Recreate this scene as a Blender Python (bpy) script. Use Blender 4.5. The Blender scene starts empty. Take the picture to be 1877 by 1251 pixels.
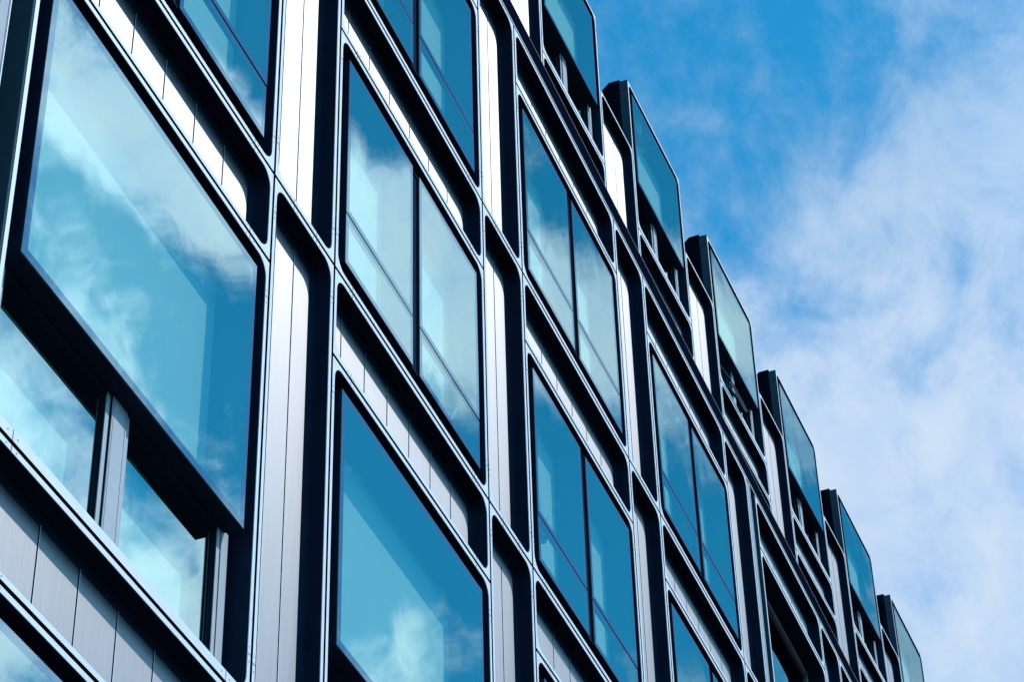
import bpy, math, random
from mathutils import Matrix, Vector

random.seed(7)
scene = bpy.context.scene
COL = scene.collection

# ------------------------------------------------------------------ camera
VZ = 21.93                                   # height of the lower block's top joint above the ground
cam_d = bpy.data.cameras.new("camera")
cam = bpy.data.objects.new("camera", cam_d)
COL.objects.link(cam)
cam_d.sensor_fit = 'HORIZONTAL'
cam_d.sensor_width = 36.0
cam_d.lens = 36.0 * 4638.7 / 1877.0
cam_d.clip_start = 0.1
cam_d.clip_end = 5000.0
# rows: image right, image down, viewing direction, in (along, up, out) of the front block
RR = (0.34751233, -0.02432054, 0.93735996)
RD = (0.58494001, -0.77568291, -0.23698356)
RF = (0.73285767, 0.63065405, -0.25533332)
def W3(a):
    return Vector((a[0], -a[2], a[1]))
rx, ry, rz = W3(RR), -W3(RD), -W3(RF)
m = Matrix((rx, ry, rz)).transposed().to_4x4()
m.translation = Vector((-8.10588875, -6.28754612, -20.32736621 + VZ))
cam.matrix_world = m
scene.camera = cam

# ------------------------------------------------------------------ sun and sky
SUN = Vector((0.20, -0.66, 0.725)).normalized()
sun_d = bpy.data.lights.new("sun", 'SUN')
sun_d.energy = 3.0
sun_d.angle = math.radians(0.5)
sun_d.color = (1.0, 0.965, 0.92)
sun = bpy.data.objects.new("sun", sun_d)
COL.objects.link(sun)
sun.rotation_euler = SUN.to_track_quat('Z', 'Y').to_euler()

world = bpy.data.worlds.new("World")
scene.world = world
world.use_nodes = True
wn, wl = world.node_tree.nodes, world.node_tree.links
wn.clear()
def N(nodes, t, **kw):
    n = nodes.new(t)
    for k, v in kw.items():
        setattr(n, k, v)
    return n
def math_node(nodes, links, op, a, b=None, clamp=False):
    n = nodes.new('ShaderNodeMath'); n.operation = op; n.use_clamp = clamp
    for i, x in enumerate((a, b)):
        if x is None: continue
        if isinstance(x, (int, float)): n.inputs[i].default_value = x
        else: links.new(x, n.inputs[i])
    return n.outputs[0]
sky = N(wn, 'ShaderNodeTexSky', sky_type='NISHITA')
sky.sun_disc = False
sky.sun_elevation = math.asin(SUN.z)
sky.sun_rotation = math.atan2(SUN.x, SUN.y)
sky.air_density = 1.0
sky.dust_density = 0.2
sky.ozone_density = 3.0
hs = N(wn, 'ShaderNodeVectorMath', operation='MULTIPLY')           # clear, slightly cyan blue
hs.inputs[1].default_value = (0.21, 1.82, 2.12)
wl.new(sky.outputs[0], hs.inputs[0])
tc = N(wn, 'ShaderNodeTexCoord')
sep = N(wn, 'ShaderNodeSeparateXYZ')
wl.new(tc.outputs['Generated'], sep.inputs[0])
M = lambda op, a, b=None, c=False: math_node(wn, wl, op, a, b, c)
def noise(scale, detail, rough, dist, off, stretch=(1, 1, 1)):
    mp = N(wn, 'ShaderNodeMapping')
    mp.inputs['Location'].default_value = off
    mp.inputs['Scale'].default_value = stretch
    wl.new(tc.outputs['Generated'], mp.inputs[0])
    nz = N(wn, 'ShaderNodeTexNoise')
    nz.inputs['Scale'].default_value = scale
    nz.inputs['Detail'].default_value = detail
    nz.inputs['Roughness'].default_value = rough
    nz.inputs['Distortion'].default_value = dist
    wl.new(mp.outputs[0], nz.inputs['Vector'])
    return nz.outputs['Fac']
def mrange(v, a, b, c, d, kind='SMOOTHSTEP'):
    r = N(wn, 'ShaderNodeMapRange', interpolation_type=kind)
    for k, x in zip(('From Min', 'From Max', 'To Min', 'To Max'), (a, b, c, d)): r.inputs[k].default_value = x
    wl.new(v, r.inputs['Value'])
    return r.outputs[0]
n_big = noise(7.5, 3, 0.5, 0.2, (3.1, 1.7, 0.6))
n_mid = noise(19.0, 10, 0.60, 0.35, (0.4, 5.2, 1.0))
n_fine = noise(52.0, 8, 0.6, 0.6, (7.7, 2.2, 0.3))
n_wisp = noise(1.0, 9, 0.6, 0.5, (2.3, 8.1, 4.4), (14, 34, 22))
# a cloud bank low and to the street side, thinning towards the zenith
q = M('SUBTRACT', M('MULTIPLY', sep.outputs[1], -0.30), sep.outputs[2])
bank = mrange(q, -0.84, -0.58, -0.42, 0.80)
# on the sun's side the clouds lie in a belt with clear sky above and below it
ev = M('ADD', sep.outputs[2], M('MULTIPLY', M('ADD', sep.outputs[1], 0.28), 0.45))
belt = M('SUBTRACT', mrange(ev, 0.598, 0.640, 0.0, 1.0), mrange(ev, 0.665, 0.705, 0.0, 1.0))
belt = M('ADD', belt, mrange(ev, 0.565, 0.525, 0.0, 0.40))
belt = M('MAXIMUM', belt, mrange(sep.outputs[1], -0.348, -0.41, 0.0, 0.56))
side = mrange(sep.outputs[1], -0.140, -0.20, 0.0, 1.0)
belt = M('SUBTRACT', M('MULTIPLY', belt, 1.15), 0.68)
bias = M('ADD', M('MULTIPLY', bank, M('SUBTRACT', 1.0, side)), M('MULTIPLY', belt, side))
cov = M('ADD', M('ADD', M('MULTIPLY', M('SUBTRACT', n_big, 0.5), 1.5), M('MULTIPLY', M('SUBTRACT', n_mid, 0.5), 1.9)),
        M('ADD', M('ADD', M('MULTIPLY', M('SUBTRACT', n_fine, 0.5), 0.7), M('MULTIPLY', M('SUBTRACT', n_wisp, 0.5), 1.0)), bias))
cov = M('MULTIPLY', cov, M('ADD', 1.0, M('MULTIPLY', side, 0.6)))
cloud = mrange(cov, -0.50, 0.72, 0.0, 0.95)
cc = N(wn, 'ShaderNodeMix', data_type='RGBA')
cc.inputs['A'].default_value = (4.6, 6.4, 9.2, 1)
cc.inputs['B'].default_value = (6.6, 7.9, 9.5, 1)
wl.new(mrange(n_mid, 0.3, 0.7, 0, 1), cc.inputs['Factor'])
# clouds on the sun's side of the sky glow brighter
sd = N(wn, 'ShaderNodeVectorMath', operation='DOT_PRODUCT')
wl.new(tc.outputs['Generated'], sd.inputs[0]); sd.inputs[1].default_value = SUN
glow = N(wn, 'ShaderNodeVectorMath', operation='SCALE')
wl.new(cc.outputs['Result'], glow.inputs[0])
wl.new(mrange(sd.outputs['Value'], 0.55, 0.88, 1.0, 2.1), glow.inputs['Scale'])
mx = N(wn, 'ShaderNodeMix', data_type='RGBA')
cloud = M('MULTIPLY', cloud, M('MAXIMUM', side, mrange(sep.outputs[2], 0.72, 0.60, 0.48, 1.0)))
wl.new(cloud, mx.inputs['Factor'])
wl.new(hs.outputs[0], mx.inputs['A'])
wl.new(glow.outputs[0], mx.inputs['B'])
bg = N(wn, 'ShaderNodeBackground')
bg.inputs['Strength'].default_value = 0.1
wl.new(mx.outputs['Result'], bg.inputs['Color'])
wo = N(wn, 'ShaderNodeOutputWorld')
wl.new(bg.outputs[0], wo.inputs['Surface'])

vs = scene.view_settings
vs.view_transform = 'Standard'; vs.look = 'None'; vs.exposure = 0.0; vs.gamma = 1.0
scene.cycles.max_bounces = 10
scene.cycles.transparent_max_bounces = 12
scene.cycles.caustics_reflective = False
scene.cycles.caustics_refractive = False

# ------------------------------------------------------------------ materials
def new_mat(name):
    mt = bpy.data.materials.new(name); mt.use_nodes = True
    return mt, mt.node_tree.nodes, mt.node_tree.links, mt.node_tree.nodes['Principled BSDF']
def tint_by_noise(nodes, links, bsdf, base, amount, scale, stretch=(1, 1, 1), detail=4, rnd=0.0):
    t = nodes.new('ShaderNodeTexCoord'); mp = nodes.new('ShaderNodeMapping')
    mp.inputs['Scale'].default_value = stretch
    geo = nodes.new('ShaderNodeNewGeometry')
    links.new(geo.outputs['Position'], mp.inputs[0])
    nz = nodes.new('ShaderNodeTexNoise'); nz.inputs['Scale'].default_value = scale; nz.inputs['Detail'].default_value = detail
    links.new(mp.outputs[0], nz.inputs['Vector'])
    mr = nodes.new('ShaderNodeMapRange')
    mr.inputs['From Min'].default_value = 0.25; mr.inputs['From Max'].default_value = 0.75
    mr.inputs['To Min'].default_value = 1 - amount; mr.inputs['To Max'].default_value = 1 + amount
    links.new(nz.outputs['Fac'], mr.inputs['Value'])
    vm = nodes.new('ShaderNodeVectorMath'); vm.operation = 'SCALE'
    vm.inputs[0].default_value = base
    links.new(mr.outputs[0], vm.inputs['Scale'])
    links.new(vm.outputs[0], bsdf.inputs['Base Color'])
    return nz

# bright anodised aluminium of the frame faces
ALU, n, l, b = new_mat("frame_aluminium")
b.inputs['Metallic'].default_value = 0.35
b.inputs['Roughness'].default_value = 0.42
tint_by_noise(n, l, b, (0.72, 0.72, 0.74), 0.05, 9.0)
# brushed sheet, vertical grain: highlights spread sideways
BRUSH, n, l, b = new_mat("brushed_sheet")
b.inputs['Metallic'].default_value = 1.0
b.inputs['Roughness'].default_value = 0.46
b.inputs['Anisotropic'].default_value = 0.86
nz = tint_by_noise(n, l, b, (0.34, 0.335, 0.345), 0.07, 7.0, (7, 7, 0.22), 7)
tv = n.new('ShaderNodeCombineXYZ'); tv.inputs[0].default_value = 1.0
l.new(tv.outputs[0], b.inputs['Tangent'])
mr = n.new('ShaderNodeMapRange'); mr.inputs['To Min'].default_value = 0.55; mr.inputs['To Max'].default_value = 0.64
l.new(nz.outputs['Fac'], mr.inputs['Value']); l.new(mr.outputs[0], b.inputs['Roughness'])
# dark coated lining of reveals and boxes, their navy shade put into the colour
DARK, n, l, b = new_mat("shaded_dark_lining")
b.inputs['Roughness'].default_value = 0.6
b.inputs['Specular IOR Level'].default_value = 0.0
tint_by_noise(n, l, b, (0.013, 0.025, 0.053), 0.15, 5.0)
SEAM, n, l, b = new_mat("shadow_gap")
b.inputs['Base Color'].default_value = (0.006, 0.007, 0.016, 1)
b.inputs['Roughness'].default_value = 0.8
b.inputs['Specular IOR Level'].default_value = 0.0
HOUSE, n, l, b = new_mat("bay_cladding")
b.inputs['Roughness'].default_value = 0.45
b.inputs['Specular IOR Level'].default_value = 0.05
tint_by_noise(n, l, b, (0.022, 0.062, 0.090), 0.12, 3.0)
HOUSE2, n, l, b = new_mat("bay_roof_cladding")
b.inputs['Roughness'].default_value = 0.6
b.inputs['Specular IOR Level'].default_value = 0.0
tint_by_noise(n, l, b, (0.003, 0.005, 0.014), 0.12, 3.0)
TRIM, n, l, b = new_mat("grey_sash")
b.inputs['Metallic'].default_value = 0.0
b.inputs['Specular IOR Level'].default_value = 0.1
b.inputs['Roughness'].default_value = 0.5
tint_by_noise(n, l, b, (0.42, 0.45, 0.50), 0.05, 8.0)
BLIND, n, l, b = new_mat("roller_blind")
b.inputs['Roughness'].default_value = 0.9
tint_by_noise(n, l, b, (0.84, 0.88, 0.74), 0.04, 2.0)
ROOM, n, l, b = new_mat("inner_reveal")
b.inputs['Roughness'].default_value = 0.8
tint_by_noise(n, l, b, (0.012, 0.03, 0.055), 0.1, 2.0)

def glass_mat(name, refl, gloss_col, clear_col):
    mt = bpy.data.materials.new(name); mt.use_nodes = True
    n, l = mt.node_tree.nodes, mt.node_tree.links
    n.clear()
    tr = n.new('ShaderNodeBsdfTransparent'); tr.inputs[0].default_value = clear_col
    gl = n.new('ShaderNodeBsdfGlossy'); gl.inputs['Color'].default_value = gloss_col
    gl.inputs['Roughness'].default_value = 0.0
    geo = n.new('ShaderNodeNewGeometry')
    nz = n.new('ShaderNodeTexNoise'); nz.inputs['Scale'].default_value = 0.9; nz.inputs['Detail'].default_value = 1.0
    l.new(geo.outputs['Position'], nz.inputs['Vector'])
    bp = n.new('ShaderNodeBump'); bp.inputs['Strength'].default_value = 0.06; bp.inputs['Distance'].default_value = 0.05
    l.new(nz.outputs['Fac'], bp.inputs['Height']); l.new(bp.outputs[0], gl.inputs['Normal'])
    mi = n.new('ShaderNodeMixShader'); mi.inputs[0].default_value = refl
    l.new(tr.outputs[0], mi.inputs[1]); l.new(gl.outputs[0], mi.inputs[2])
    o = n.new('ShaderNodeOutputMaterial'); l.new(mi.outputs[0], o.inputs[0])
    return mt
GLASS = glass_mat("coated_glass", 0.49, (0.70, 0.92, 0.86, 1), (0.70, 0.93, 0.92, 1))
FRIT = glass_mat("printed_glass_border", 0.33, (0.62, 0.93, 0.95, 1), (1, 1, 1, 1))
n, l = FRIT.node_tree.nodes, FRIT.node_tree.links
df = n.new('ShaderNodeBsdfDiffuse'); df.inputs[0].default_value = (0.050, 0.045, 0.095, 1)
l.new(df.outputs[0], [x for x in n if x.type == 'MIX_SHADER'][0].inputs[1])
CLEAR = bpy.data.materials.new("glass_inner_face"); CLEAR.use_nodes = True
n, l = CLEAR.node_tree.nodes, CLEAR.node_tree.links
n.clear()
tr = n.new('ShaderNodeBsdfTransparent'); o = n.new('ShaderNodeOutputMaterial'); l.new(tr.outputs[0], o.inputs[0])
GEDGE, n, l, b = new_mat("glass_edge")
b.inputs['Base Color'].default_value = (0.03, 0.04, 0.05, 1); b.inputs['Roughness'].default_value = 0.6
ASPH, n, l, b = new_mat("street_asphalt")
b.inputs['Roughness'].default_value = 0.9
tint_by_noise(n, l, b, (0.05, 0.05, 0.052), 0.3, 0.8, detail=8)
STONE, n, l, b = new_mat("plinth_stone")
b.inputs['Roughness'].default_value = 0.7
tint_by_noise(n, l, b, (0.22, 0.22, 0.23), 0.15, 1.5, detail=8)
LEAF, n, l, b = new_mat("houseplant_leaf")
b.inputs['Roughness'].default_value = 0.5
tint_by_noise(n, l, b, (0.62, 0.74, 0.60), 0.2, 6.0)
POT, n, l, b = new_mat("plant_pot")
b.inputs['Base Color'].default_value = (0.5, 0.5, 0.48, 1)

# ------------------------------------------------------------------ mesh helper: x along, z up, y into the building
class MB:
    def __init__(s):
        s.v, s.f, s.mi, s.mats = [], [], [], []
    def mat(s, m):
        if m not in s.mats: s.mats.append(m)
        return s.mats.index(m)
    def pt(s, x, y, z):
        s.v.append((x, y, z)); return len(s.v) - 1
    def face(s, idx, m):
        s.f.append(idx); s.mi.append(s.mat(m))
    def quad(s, a, b, c, d, m):
        s.face([s.pt(*p) for p in (a, b, c, d)], m)
    def box(s, x0, x1, y0, y1, z0, z1, m, front=None, skip=()):
        p = [s.pt(x, y, z) for x in (x0, x1) for y in (y0, y1) for z in (z0, z1)]
        fs = dict(left=(0, 1, 3, 2), right=(4, 6, 7, 5), front=(0, 4, 5, 1), back=(2, 3, 7, 6), bottom=(0, 2, 6, 4), top=(1, 5, 7, 3))
        for k, q in fs.items():
            if k in skip: continue
            s.face([p[i] for i in q], front if (k == 'front' and front) else m)
    def prism(s, outline, x0, x1, m):        # outline of (y, z), extruded along x
        a = [s.pt(x0, y, z) for y, z in outline]; b = [s.pt(x1, y, z) for y, z in outline]
        k = len(outline)
        s.face(a, m); s.face(b[::-1], m)
        for i in range(k):
            j = (i + 1) % k
            s.face([a[j], a[i], b[i], b[j]], m)
    def loop(s, x0, x1, z0, z1, r, y, seg=8):   # rounded rectangle, counter-clockwise seen from the street
        out = []
        for cx, cz, a0 in ((x1 - r, z0 + r, -90), (x1 - r, z1 - r, 0), (x0 + r, z1 - r, 90), (x0 + r, z0 + r, 180)):
            for i in range(seg + 1):
                a = math.radians(a0 + 90 * i / seg)
                out.append(s.pt(cx + r * math.cos(a), y, cz + r * math.sin(a)))
        return out
    def ring(s, x0, x1, z0, z1, y, lp, m, seg=8):   # plate between an outer rectangle and a rounded loop
        oc = [s.pt(x1, y, z0), s.pt(x1, y, z1), s.pt(x0, y, z1), s.pt(x0, y, z0)]
        k = seg + 1
        for c in range(4):
            for i in range(seg):
                s.face([oc[c], lp[c * k + i + 1], lp[c * k + i]], m)
            d = (c + 1) % 4
            s.face([oc[c], oc[d], lp[d * k], lp[c * k + seg]], m)
        return oc
    def inner_ring(s, x0, x1, z0, z1, y, lp, m, seg=8):   # plate between a rounded loop and an inner rectangle
        ic = [s.pt(x1, y, z0), s.pt(x1, y, z1), s.pt(x0, y, z1), s.pt(x0, y, z0)]
        k = seg + 1
        for c in range(4):
            for i in range(seg):
                s.face([ic[c], lp[c * k + i], lp[c * k + i + 1]], m)
            d = (c + 1) % 4
            s.face([lp[c * k + seg], lp[d * k], ic[d], ic[c]], m)
        return ic
    def bridge(s, a, b, m):
        k = len(a)
        for i in range(k):
            j = (i + 1) % k
            s.face([a[i], a[j], b[j], b[i]], m)
    def mesh(s, name):
        me = bpy.data.meshes.new(name)
        me.from_pydata(s.v, [], s.f)
        for mm in s.mats: me.materials.append(mm)
        for p, i in zip(me.polygons, s.mi): p.material_index = i
        me.update()
        return me

def put(name, me, parent=None, loc=(0, 0, 0), rot=None):
    o = bpy.data.objects.new(name, me)
    o.location = loc
    if rot: o.rotation_euler = rot
    o.parent = parent
    COL.objects.link(o)
    return o
def thing(name, label, cat, loc=(0, 0, 0), rz=0.0, group=None):
    o = bpy.data.objects.new(name, None)
    o.location = loc; o.rotation_euler = (0, 0, rz)
    o['label'] = label; o['category'] = cat
    if group: o['group'] = group
    COL.objects.link(o)
    return o

# ------------------------------------------------------------------ facade units
P = 4.592; NW = 1.141; WW = P - NW; FH = 3.6; SP = 0.887
FL = 0.058; G = 0.017; RAD = 0.14; DEP = 0.168; DEPW = 0.18

def frame_mesh(W, H, hole, rad, depth, out=0.24, bolts=True):
    """flange ring with rounded opening, dark lining; returns mb and the loop at the back of the lining"""
    mb = MB()
    x0, x1, z0, z1 = hole
    lp = mb.loop(x0, x1, z0, z1, rad, 0.0)
    oc = mb.ring(G, W - G, G, H - G, 0.0, lp, ALU)
    ob = [mb.pt(mb.v[i][0], out, mb.v[i][2]) for i in oc]
    for i in range(4):
        j = (i + 1) % 4
        mb.face([oc[j], oc[i], ob[i], ob[j]], SEAM)
    lf = mb.loop(x0, x1, z0, z1, rad, 0.006)
    mb.bridge(lp, lf, ALU)
    lb = mb.loop(x0, x1, z0, z1, rad, depth)
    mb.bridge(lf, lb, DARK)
    if bolts:                                   # mitre joints of the corner pieces, with a screw either side
        e = -0.0015
        s_ = 0.30
        def screw(cx, cz):
            mb.face([mb.pt(cx + 0.0065 * math.cos(a * math.pi / 3), e, cz + 0.0065 * math.sin(a * math.pi / 3)) for a in range(6)], TRIM2)
        for zz in ((s_ + z0, z1 - s_) if H > 1.2 else ()):
            for xa, xb in ((G, x0), (x1, W - G)):
                mb.quad((xa + .002, e, zz), (xb - .002, e, zz), (xb - .002, e, zz + .007), (xa + .002, e, zz + .007), TRIM2)
                screw((xa + xb) / 2, zz - .055); screw((xa + xb) / 2, zz + .06)
        for xx in ((s_ + x0, x1 - s_) if W > 0.9 else ()):
            for za, zb in ((G, z0), (z1, H - G)):
                mb.quad((xx, e, za + .002), (xx + .007, e, za + .002), (xx + .007, e, zb - .002), (xx, e, zb - .002), TRIM2)
                screw(xx - .055, (za + zb) / 2); screw(xx + .06, (za + zb) / 2)
    return mb, lb
TRIM2, n_, l_, b_ = new_mat("screw_steel")
b_.inputs['Base Color'].default_value = (0.16, 0.17, 0.2, 1); b_.inputs['Roughness'].default_value = 0.5

MESH = {}
def memo(fn):
    def g(*a):
        k = (fn.__name__,) + a
        if k not in MESH: MESH[k] = fn(*a)
        return MESH[k]
    return g

@memo
def panel_unit(W, H, seams):
    """frame and sheet of a solid unit: (frame mesh, panel mesh)"""
    hole = (FL, W - FL, FL, H - FL)
    rc = 0.05
    mb, lb = frame_mesh(W, H, hole, RAD, DEP - rc)
    pm = MB()
    prev = pm.loop(*hole, RAD, DEP - rc)
    for i in range(1, 7):
        a = math.radians(15 * i)
        e = rc * (1 - math.cos(a)); y = DEP - rc + rc * math.sin(a)
        cur = pm.loop(hole[0] + e, hole[1] - e, hole[2] + e, hole[3] - e, RAD - e, y)
        pm.bridge(prev, cur, DARK); prev = cur  # sheet's curved edge coloured dark, recess shade put into the colour
    pm.face(prev, BRUSH)
    for x in seams:                              # open joints between the boards, with an edge highlight laid in as a bright strip
        pm.box(x - .006, x + .006, DEP - .0015, DEP + .01, hole[2] + .03, hole[3] - .012, SEAM)
        pm.box(x + .0065, x + .0125, DEP - .0025, DEP + .01, hole[2] + .03, hole[3] - .012, ALU)
    return mb.mesh("unit_frame"), pm.mesh("infill_panel")

def pane_mesh(w, h, band=0.055):
    """clear coated pane with a printed border on its face"""
    mb = MB()
    t = 0.012
    mb.box(0, w, 0, t, 0, h, GEDGE, skip=('back', 'front'))
    mb.quad((0, t, 0), (0, t, h), (w, t, h), (w, t, 0), CLEAR)
    A = [(0, 0), (w, 0), (w, h), (0, h)]; B = [(band, band), (w - band, band), (w - band, h - band), (band, h - band)]
    mb.quad(*[(x, 0, z) for x, z in B], GLASS)
    for i in range(4):
        j = (i + 1) % 4
        mb.quad((A[i][0], 0, A[i][1]), (A[j][0], 0, A[j][1]), (B[j][0], 0, B[j][1]), (B[i][0], 0, B[i][1]), FRIT)
    return mb.mesh("glass_pane")
@memo
def pane(w, h, band=0.055): return pane_mesh(w, h, band)

@memo
def box_shell(w, h, y0, y1, m0):
    """four walls of a glazed box: dark outside, lined inside"""
    mb = MB(); t = 0.02
    for a, b_, c, d in ((0, t, 0, h), (w - t, w, 0, h), (t, w - t, 0, t), (t, w - t, h - t, h)):
        mb.box(a, b_, y0, y1, c, d, DARK)
    return mb.mesh("glazing_box")
@memo
def inner_lining(w, h, y0, y1):
    mb = MB(); t = 0.012
    for a, b_, c, d in ((0, t, 0, h), (w - t, w, 0, h), (t, w - t, 0, t), (t, w - t, h - t, h)):
        mb.box(a, b_, y0, y1, c, d, ROOM)
    return mb.mesh("inner_reveal")
@memo
def sheet(w, h, mname):
    mb = MB(); mb.box(0, w, 0, 0.01, 0, h, bpy.data.materials[mname]); return mb.mesh("blind")
@memo
def bar(w, d, h, mname):
    mb = MB(); mb.box(0, w, 0, d, 0, h, bpy.data.materials[mname]); return mb.mesh("bar")

def tilt():                                  # panes never sit perfectly true
    return (random.uniform(-.0022, .0022), 0, random.uniform(-.0022, .0022))
MG = 0.207; IN = 0.285
@memo
def window_frame(W, H, gx0, gx1, gz0, gz1, fb):
    mb, lb = frame_mesh(W, H, (FL, W - FL, fb, H - FL), RAD, DEPW)
    mb.inner_ring(gx0, gx1, gz0, gz1, DEPW, lb, DARK)
    return mb.mesh("window")

def twin_window(parent, x, z, W, H):
    """two fixed lights side by side, each with a lower pane under a thin transom joint"""
    gx0, gx1, gz0, gz1 = MG, W - MG, MG, H - MG
    w = put('window', window_frame(W, H, gx0, gx1, gz0, gz1, FL), parent, (x, 0, z))
    put('glazing_box', box_shell(gx1 - gx0, gz1 - gz0, 0.0165, 0.30, 'd'), w, (gx0, 0, gz0))
    c0, c1 = W / 2 - 0.0795, W / 2 + 0.0795
    put('mullion', bar(c1 - c0, 0.27, gz1 - gz0 - .04, 'shaded_dark_lining'), w, (c0, 0.03, gz0 + .02))
    zt = 0.735
    for a, b_ in ((gx0, c0), (c1, gx1)):
        put('glass_pane', pane(round(b_ - a, 4), round(zt - gz0, 4)), w, (a, 0, gz0), tilt())
        put('glass_pane', pane(round(b_ - a, 4), round(gz1 - zt - .020, 4)), w, (a, 0, zt + .020), tilt())
        put('inner_lining', inner_lining(round(b_ - a - .05, 4), round(gz1 - gz0 - .05, 4), 0.02, IN), w, (a + .025, 0, gz0 + .025))
        put('transom', bar(round(b_ - a - .05, 4), 0.03, 0.05, 'shadow_gap'), w, (a + .025, 0.0195, zt - .018))
        put('blind', sheet(round(b_ - a - .05, 4), round(gz1 - gz0 - .05, 4), 'roller_blind'), w, (a + .025, IN + .001, gz0 + .025))
    return w

@memo
def vent_mullion(h):
    mb = MB()
    mb.box(-.095, .095, .135, .141, 0, h, TRIM); mb.box(-.093, .093, .141, .33, 0, h, DARK)
    mb.box(-.080, -.078, .1335, .14, 0, h, SEAM); mb.box(.074, .076, .1335, .14, 0, h, SEAM)
    return mb.mesh('mullion')

def bay_window(parent, x, z, W, H, gzb, open_vent=False):
    """one big flush pane over a pair of set-back vents"""
    fb = 0.093
    gx0, gx1, gz0, gz1 = MG, W - MG, gzb, H - 0.2
    w = put('window', window_frame(W, H, gx0, gx1, fb + .004, gz1, fb), parent, (x, 0, z))
    put('glazing_box', box_shell(round(gx1 - gx0, 4), round(gz1 - gz0, 4), 0.0165, 0.34, 'd'), w, (gx0, 0, gz0))
    put('glass_pane', pane(round(gx1 - gx0, 4), round(gz1 - gz0, 4), 0.066), w, (gx0, 0, gz0), tilt())
    put('inner_lining', inner_lining(round(gx1 - gx0 - .05, 4), round(gz1 - gz0 - .05, 4), 0.02, IN + .02), w, (gx0 + .025, 0, gz0 + .025))
    put('blind', sheet(round(gx1 - gx0 - .05, 4), round(gz1 - gz0 - .05, 4), 'roller_blind'), w, (gx0 + .025, IN + .021, gz0 + .025))
    # vents below
    c = W / 2; vz0 = fb + .004; vh = gz0 - vz0
    put('mullion', vent_mullion(round(vh, 4)), w, (c, 0, vz0))
    for side in (0, 1):
        a, b_ = (gx0 + .045, c - .107) if side == 0 else (c + .107, gx1 - .045)
        key = ('vent', round(b_ - a, 4), round(vh, 4))
        if key not in MESH:
            ww = b_ - a; mb = MB()
            mb.box(0, .045, .15, .156, 0, vh, TRIM); mb.box(ww - .045, ww, .15, .156, 0, vh, TRIM)
            mb.box(.002, .043, .156, .2, .0, vh, DARK); mb.box(ww - .043, ww - .002, .156, .2, 0, vh, DARK)
            mb.box(.045, ww - .045, .151, .2, .001, .035, TRIM); mb.box(.045, ww - .045, .15, .2, vh - .03, vh, DARK)
            MESH[key] = mb.mesh('vent_sash')
            mb = MB()
            mb.box(0, ww - .09, .182, .19, 0, vh - .065, GEDGE, front=GLASS, skip=('back',))
            mb.quad((0, .19, 0), (0, .19, vh - .065), (ww - .09, .19, vh - .065), (ww - .09, .19, 0), CLEAR)
            MESH[key + ('g',)] = mb.mesh('vent_pane')
        if open_vent and side == 0:
            s_ = put('vent_sash', MESH[key], w, (a, .13, vz0 + vh), None)
            # hinged at the head, lower edge pushed out
            s_.rotation_euler = (-0.42, 0, 0)
            s_.location = (a, .02, vz0 + vh - vh * math.cos(.42)); s_.location[1] = .02 - vh * math.sin(.42) + .16
            put('vent_pane', MESH[key + ('g',)], w, (a, 0, 0))
            g_ = w.children[-1]; g_.parent = w
            o_ = bpy.data.objects[g_.name]; o_.rotation_euler = s_.rotation_euler
            o_.location = (a + .045, s_.location[1] + .035 * math.sin(.42), s_.location[2] + .035 * math.cos(.42))
        else:
            put('vent_sash', MESH[key], w, (a, 0, vz0))
            put('vent_pane', MESH[key + ('g',)], w, (a + .045, 0, vz0 + .035))
        put('blind', sheet(round(b_ - a, 4), round(vh, 4), 'roller_blind'), w, (a, .36, vz0))
    for a in (gx0 - .062, gx1 - .035):
        put('jamb', bar(.097, .006, round(gz0 + .02 - vz0, 4), 'grey_sash'), w, (a, .145, vz0))
    mb = MB(); mb.box(FL, W - FL, .30, .5, vz0 - .02, vz0 - .001, TRIM); mb.box(gx0, gx1, .36, .5, gz0, gz0 + .02, ROOM)
    put('sill', mb.mesh('sill'), w)
    return w

def recessed_window(parent, x, z, W, H, dp=0.27):
    """glass set back in the opening behind a slim grey sash"""
    mb, lb = frame_mesh(W, H, (FL, W - FL, FL, H - FL), RAD, dp, 0.32)
    w = put('window', mb.mesh('window'), parent, (x, 0, z))
    a, b_, c, d = FL + .01, W - FL - .01, FL + .01, H - FL - .01
    mb = MB()
    mb.box(a, b_, dp - .03, dp + .05, d - .03, d, TRIM)
    mb.box(a, a + .05, dp - .02, dp + .05, c, d - .03, TRIM); mb.box(b_ - .05, b_, dp - .02, dp + .05, c, d - .03, TRIM)
    mb.box(a + .05, b_ - .05, dp - .02, dp + .05, c, c + .05, TRIM)
    zt = 0.75
    mb.box(a + .05, b_ - .05, dp - .02, dp + .05, zt, zt + .07, TRIM)
    put('sash_frame', mb.mesh('sash_frame'), w)
    for z0, z1 in ((c + .05, zt), (zt + .07, d - .03)):
        mb = MB()
        mb.box(a + .05, b_ - .05, dp, dp + .01, z0, z1, GEDGE, front=GLASS, skip=('back',))
        put('glass_pane', mb.mesh('glass_pane'), w)
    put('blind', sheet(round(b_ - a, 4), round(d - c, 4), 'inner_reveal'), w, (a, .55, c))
    return w

def solid_unit(parent, name, x, z, W, H, seams):
    fm, pm = panel_unit(round(W, 4), round(H, 4), seams)
    u = put(name, fm, parent, (x, 0, z))
    put('infill_panel', pm, u)
    return u

def spandrel_seams(W):
    return tuple(round(W / 2 + s_, 3) for s_ in (-1.2, -.72, -.24, .24, .72, 1.2) if abs(s_) < W / 2 - .12)

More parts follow.
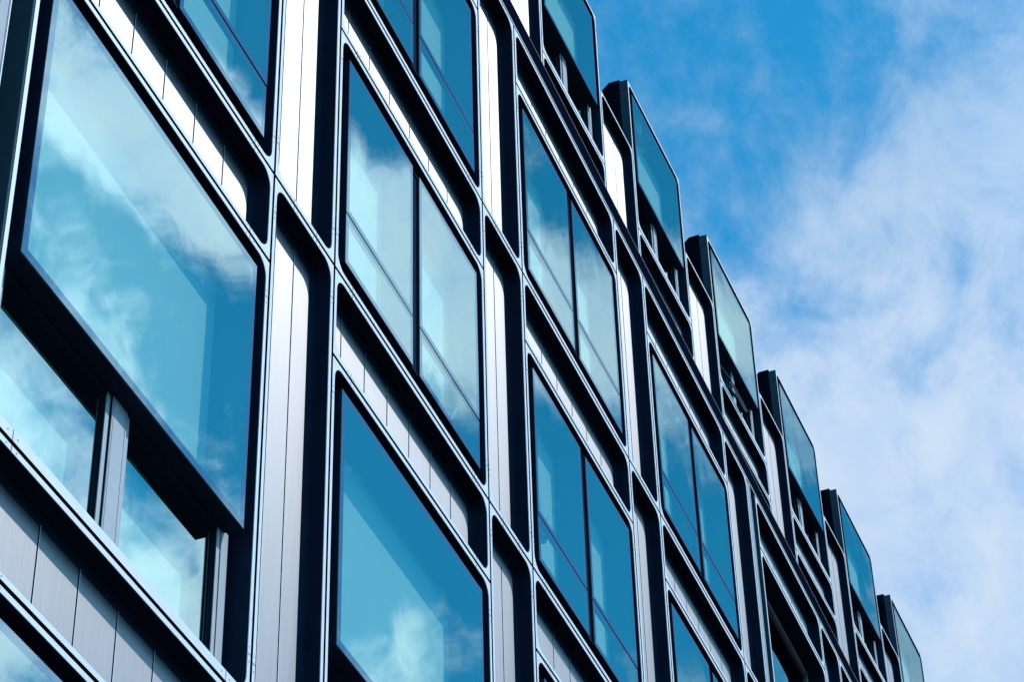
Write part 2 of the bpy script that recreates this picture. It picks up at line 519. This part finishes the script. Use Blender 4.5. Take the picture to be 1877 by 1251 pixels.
# ------------------------------------------------------------------ front block
front = thing('office_building', 'grey metal office block with gridded deep frames and blue windows filling the left, in front', 'building')
A1 = VZ; A2 = VZ - FH; A3 = VZ - 2 * FH; A4 = VZ - 11.885; B4 = A4 - SP; A5 = B4 - 3.795; B5 = A5 - SP
GAP = 0.40
cols, piers = [], []
for k in range(-2, 9):                      # four bays, then an open movement joint
    sh = GAP * math.floor((k - 1) / 4)
    cols.append((k, (k - 1) * P + NW + sh)); piers.append((k, k * P + sh))
for k, x in cols:
    top = A1
    for ri, (za, zb, kind) in enumerate(((A1, A2, 'twin'), (A2, A3, 'twin'), (A3, A4, 'bay'), (A4, A5, 'bay'))):
        zsp = za - SP
        solid_unit(front, 'spandrel_unit', x, zsp, WW, SP, spandrel_seams(WW))
        if k == 5 and ri == 0:
            recessed_window(front, x, zb, WW, zsp - zb)
        elif kind == 'twin':
            twin_window(front, x, zb, WW, round(zsp - zb, 4))
        else:
            bay_window(front, x, zb, WW, round(zsp - zb, 4), 1.282)
    solid_unit(front, 'spandrel_unit', x, B5, WW, SP, spandrel_seams(WW))
for k, x in piers:
    for za, zb in ((A1, A2), (A2, A3), (A3, A4), (A4, A5), (A5, B5)):
        solid_unit(front, 'pier_unit', x, zb, NW, za - zb, (0.40, 0.741))
xL, xR = cols[0][1], piers[-1][1] + NW
for x in (NW - GAP, 4 * P + NW):              # slim trim and closing sheets along the movement joints
    mb = MB(); mb.box(x + .06, x + .157, .012, .3, B5, A1, TRIM)
    put('joint_trim', mb.mesh('joint_trim'), front)
    mb = MB(); mb.box(x + .157, x + .166, .002, .3, B5, A1, ALU)
    put('joint_bead', mb.mesh('joint_bead'), front)
    mb = MB(); mb.box(x + .166, x + GAP - .008, .30, .34, B5, A1, HOUSE)
    put('joint_closer', mb.mesh('joint_closer'), front)
    mb = MB(); mb.box(x + GAP - .007, x + GAP + G - .002, .003, .30, B5, A1, HOUSE)
    put('joint_return', mb.mesh('joint_return'), front)
mb = MB()
mb.box(xL, xR, .012, 0.5, A1 + .062, A1 + .335, HOUSE2)
mb.box(xL, xR, .004, 0.5, A1 + .022, A1 + .050, TRIM)
mb.box(xL, xR, .03, 0.5, A1 - .01, A1 + .021, SEAM); mb.box(xL, xR, .03, 0.5, A1 + .051, A1 + .061, SEAM)
mb.box(xL, xR, .006, 0.54, A1 + .336, A1 + .342, TRIM)
put('parapet', mb.mesh('parapet'), front)
mb = MB(); mb.box(xL, xR, .62, 1.7, 0, A1 + .03, DARK); put('core_wall', mb.mesh('core_wall'), front)
mb = MB(); mb.box(xL, xR, .0, .6, 0, B5 - .01, STONE)
mb.box(xL, xR, -.04, .0, 0, .35, STONE)
put('plinth', mb.mesh('plinth'), front)

# ------------------------------------------------------------------ rear block, turned a little, rising behind the parapet
TH = 0.0208
rear = thing('office_building', 'set-back taller block whose projecting bay windows step against the sky, behind the parapet', 'building', (21.663, 2.342, 0), -TH)
NT = 1.664; WT = P - NT
zA = VZ + 8.53; zB = zA - SP; zTop = VZ + 12.11; zN = VZ + 10.35
for j in range(-5, 7):
    x = j * P + NT
    w = bay_window(rear, x, zA, WT, round(zTop - zA, 4), round(9.76 - 8.53, 3), open_vent=(j == 1))
    # the top bay's housing starts behind the glazing box, so only its sides, top and back show
    mb = MB(); h = zTop - zA; e = .018
    if 'hs' not in MESH:
        mb.box(.006, .0155, .004, .155, .6, h - .006, HOUSE); mb.box(WT - .0155, WT - .006, .004, .155, .6, h - .006, HOUSE)
        mb.box(.0155, WT - .0155, .004, .155, h - .0155, h - .006, HOUSE)
        mb.box(.004, .006, .012, .15, h - .25, h - .240, SEAM)
        MESH['hs'] = mb.mesh('bay_housing')
        mb = MB()
        o_ = [(.156, .0), (.156, h + .065), (.36, h + .065), (1.5, h - 1.08), (1.5, 0)]
        mb.prism(o_, e + .012, e + .032, HOUSE2); mb.prism(o_, WT - e - .032, WT - e - .012, HOUSE2)
        mb.prism([(.156, h + .045), (.156, h + .065), (.36, h + .065), (1.5, h - 1.08), (1.48, h - 1.10), (.35, h + .045)], e + .032, WT - e - .032, HOUSE2)
        MESH['hr'] = mb.mesh('bay_roof')
    put('bay_housing', MESH['hs'], w); put('bay_roof', MESH['hr'], w)
    solid_unit(rear, 'spandrel_unit', x, zB, WT, SP, spandrel_seams(WT))
    recessed_window(rear, x, zB - 2.72, WT, 2.72)
    px_ = j * P
    solid_unit(rear, 'pier_unit', px_, zN - FH, NT, FH, (0.56, 1.10))
    solid_unit(rear, 'pier_unit', px_, zN - 2 * FH, NT, FH, (0.56, 1.10))
sL, sR = -5 * P, 7 * P
mb = MB(); mb.box(sL, sR, .62, 9.0, 0, zN - .12, DARK); mb.box(sL, sR, .26, .62, 0, zB - 2.74, DARK)
put('core_wall', mb.mesh('core_wall'), rear)

# ------------------------------------------------------------------ houseplants behind the panes
def houseplant(loc, label, seed, ln=0.42, nl=16):
    rnd = random.Random(seed)
    t = thing('houseplant', label, 'plant', loc, 0, 'houseplants on the window sill behind the glass')
    mb = MB()
    seg = 10
    ring0 = [mb.pt(.05 * math.cos(6.2832 * i / seg), .05 * math.sin(6.2832 * i / seg), 0) for i in range(seg)]
    ring1 = [mb.pt(.065 * math.cos(6.2832 * i / seg), .065 * math.sin(6.2832 * i / seg), .11) for i in range(seg)]
    mb.face(ring0[::-1], POT); mb.face(ring1, POT)
    for i in range(seg): mb.face([ring0[i], ring0[(i + 1) % seg], ring1[(i + 1) % seg], ring1[i]], POT)
    put('pot', mb.mesh('pot'), t)
    mb = MB()
    for i in range(nl):
        a = rnd.uniform(0, 6.283); L = ln * rnd.uniform(.7, 1.15); up = rnd.uniform(.75, 1.35); wd = rnd.uniform(.006, .011)
        pts = []
        for q in range(8):
            s_ = q / 7
            r_ = L * .55 * math.sin(s_ * 1.7); z_ = .11 + L * (math.sin(s_ * up * 2.0) * .62)
            ww = wd * (1 - s_ ** 2) + .0012
            ca, sa = math.cos(a), math.sin(a) * .33
            pts.append((mb.pt(r_ * ca - sa * ww, r_ * sa + ca * ww * .3, z_), mb.pt(r_ * ca + sa * ww + ww * .8, r_ * sa - ca * ww * .3, z_ + .003)))
        for q in range(7):
            mb.face([pts[q][0], pts[q][1], pts[q + 1][1], pts[q + 1][0]], LEAF)
    put('leaves', mb.mesh('leaves'), t)
    return t
zc2 = A3 + MG + .03
houseplant((P + NW + 2.12, .10, zc2), 'small spiky houseplant left of the arching one behind the lower pane', 1, .60)
houseplant((P + NW + 2.70, .10, zc2), 'bushy arching houseplant beside a smaller spiky one behind the lower pane', 2, .72, 26)
houseplant((2 * P + NW + .62, .11, A3 + MG + .50), 'upright houseplant alone above the transom of the window right of centre', 3, .66, 16)

# ------------------------------------------------------------------ ground
mb = MB()
mb.quad((-2000, -2000, 0), (2000, -2000, 0), (2000, 2000, 0), (-2000, 2000, 0), ASPH)
g = put('ground', mb.mesh('ground')); g['kind'] = 'structure'; g['label'] = 'dark asphalt street ground'
mb = MB(); mb.box(-60, 80, -3.0, -.05, .0, .13, STONE)
g = put('pavement', mb.mesh('pavement')); g['kind'] = 'structure'; g['label'] = 'pale stone pavement along the front of the block'
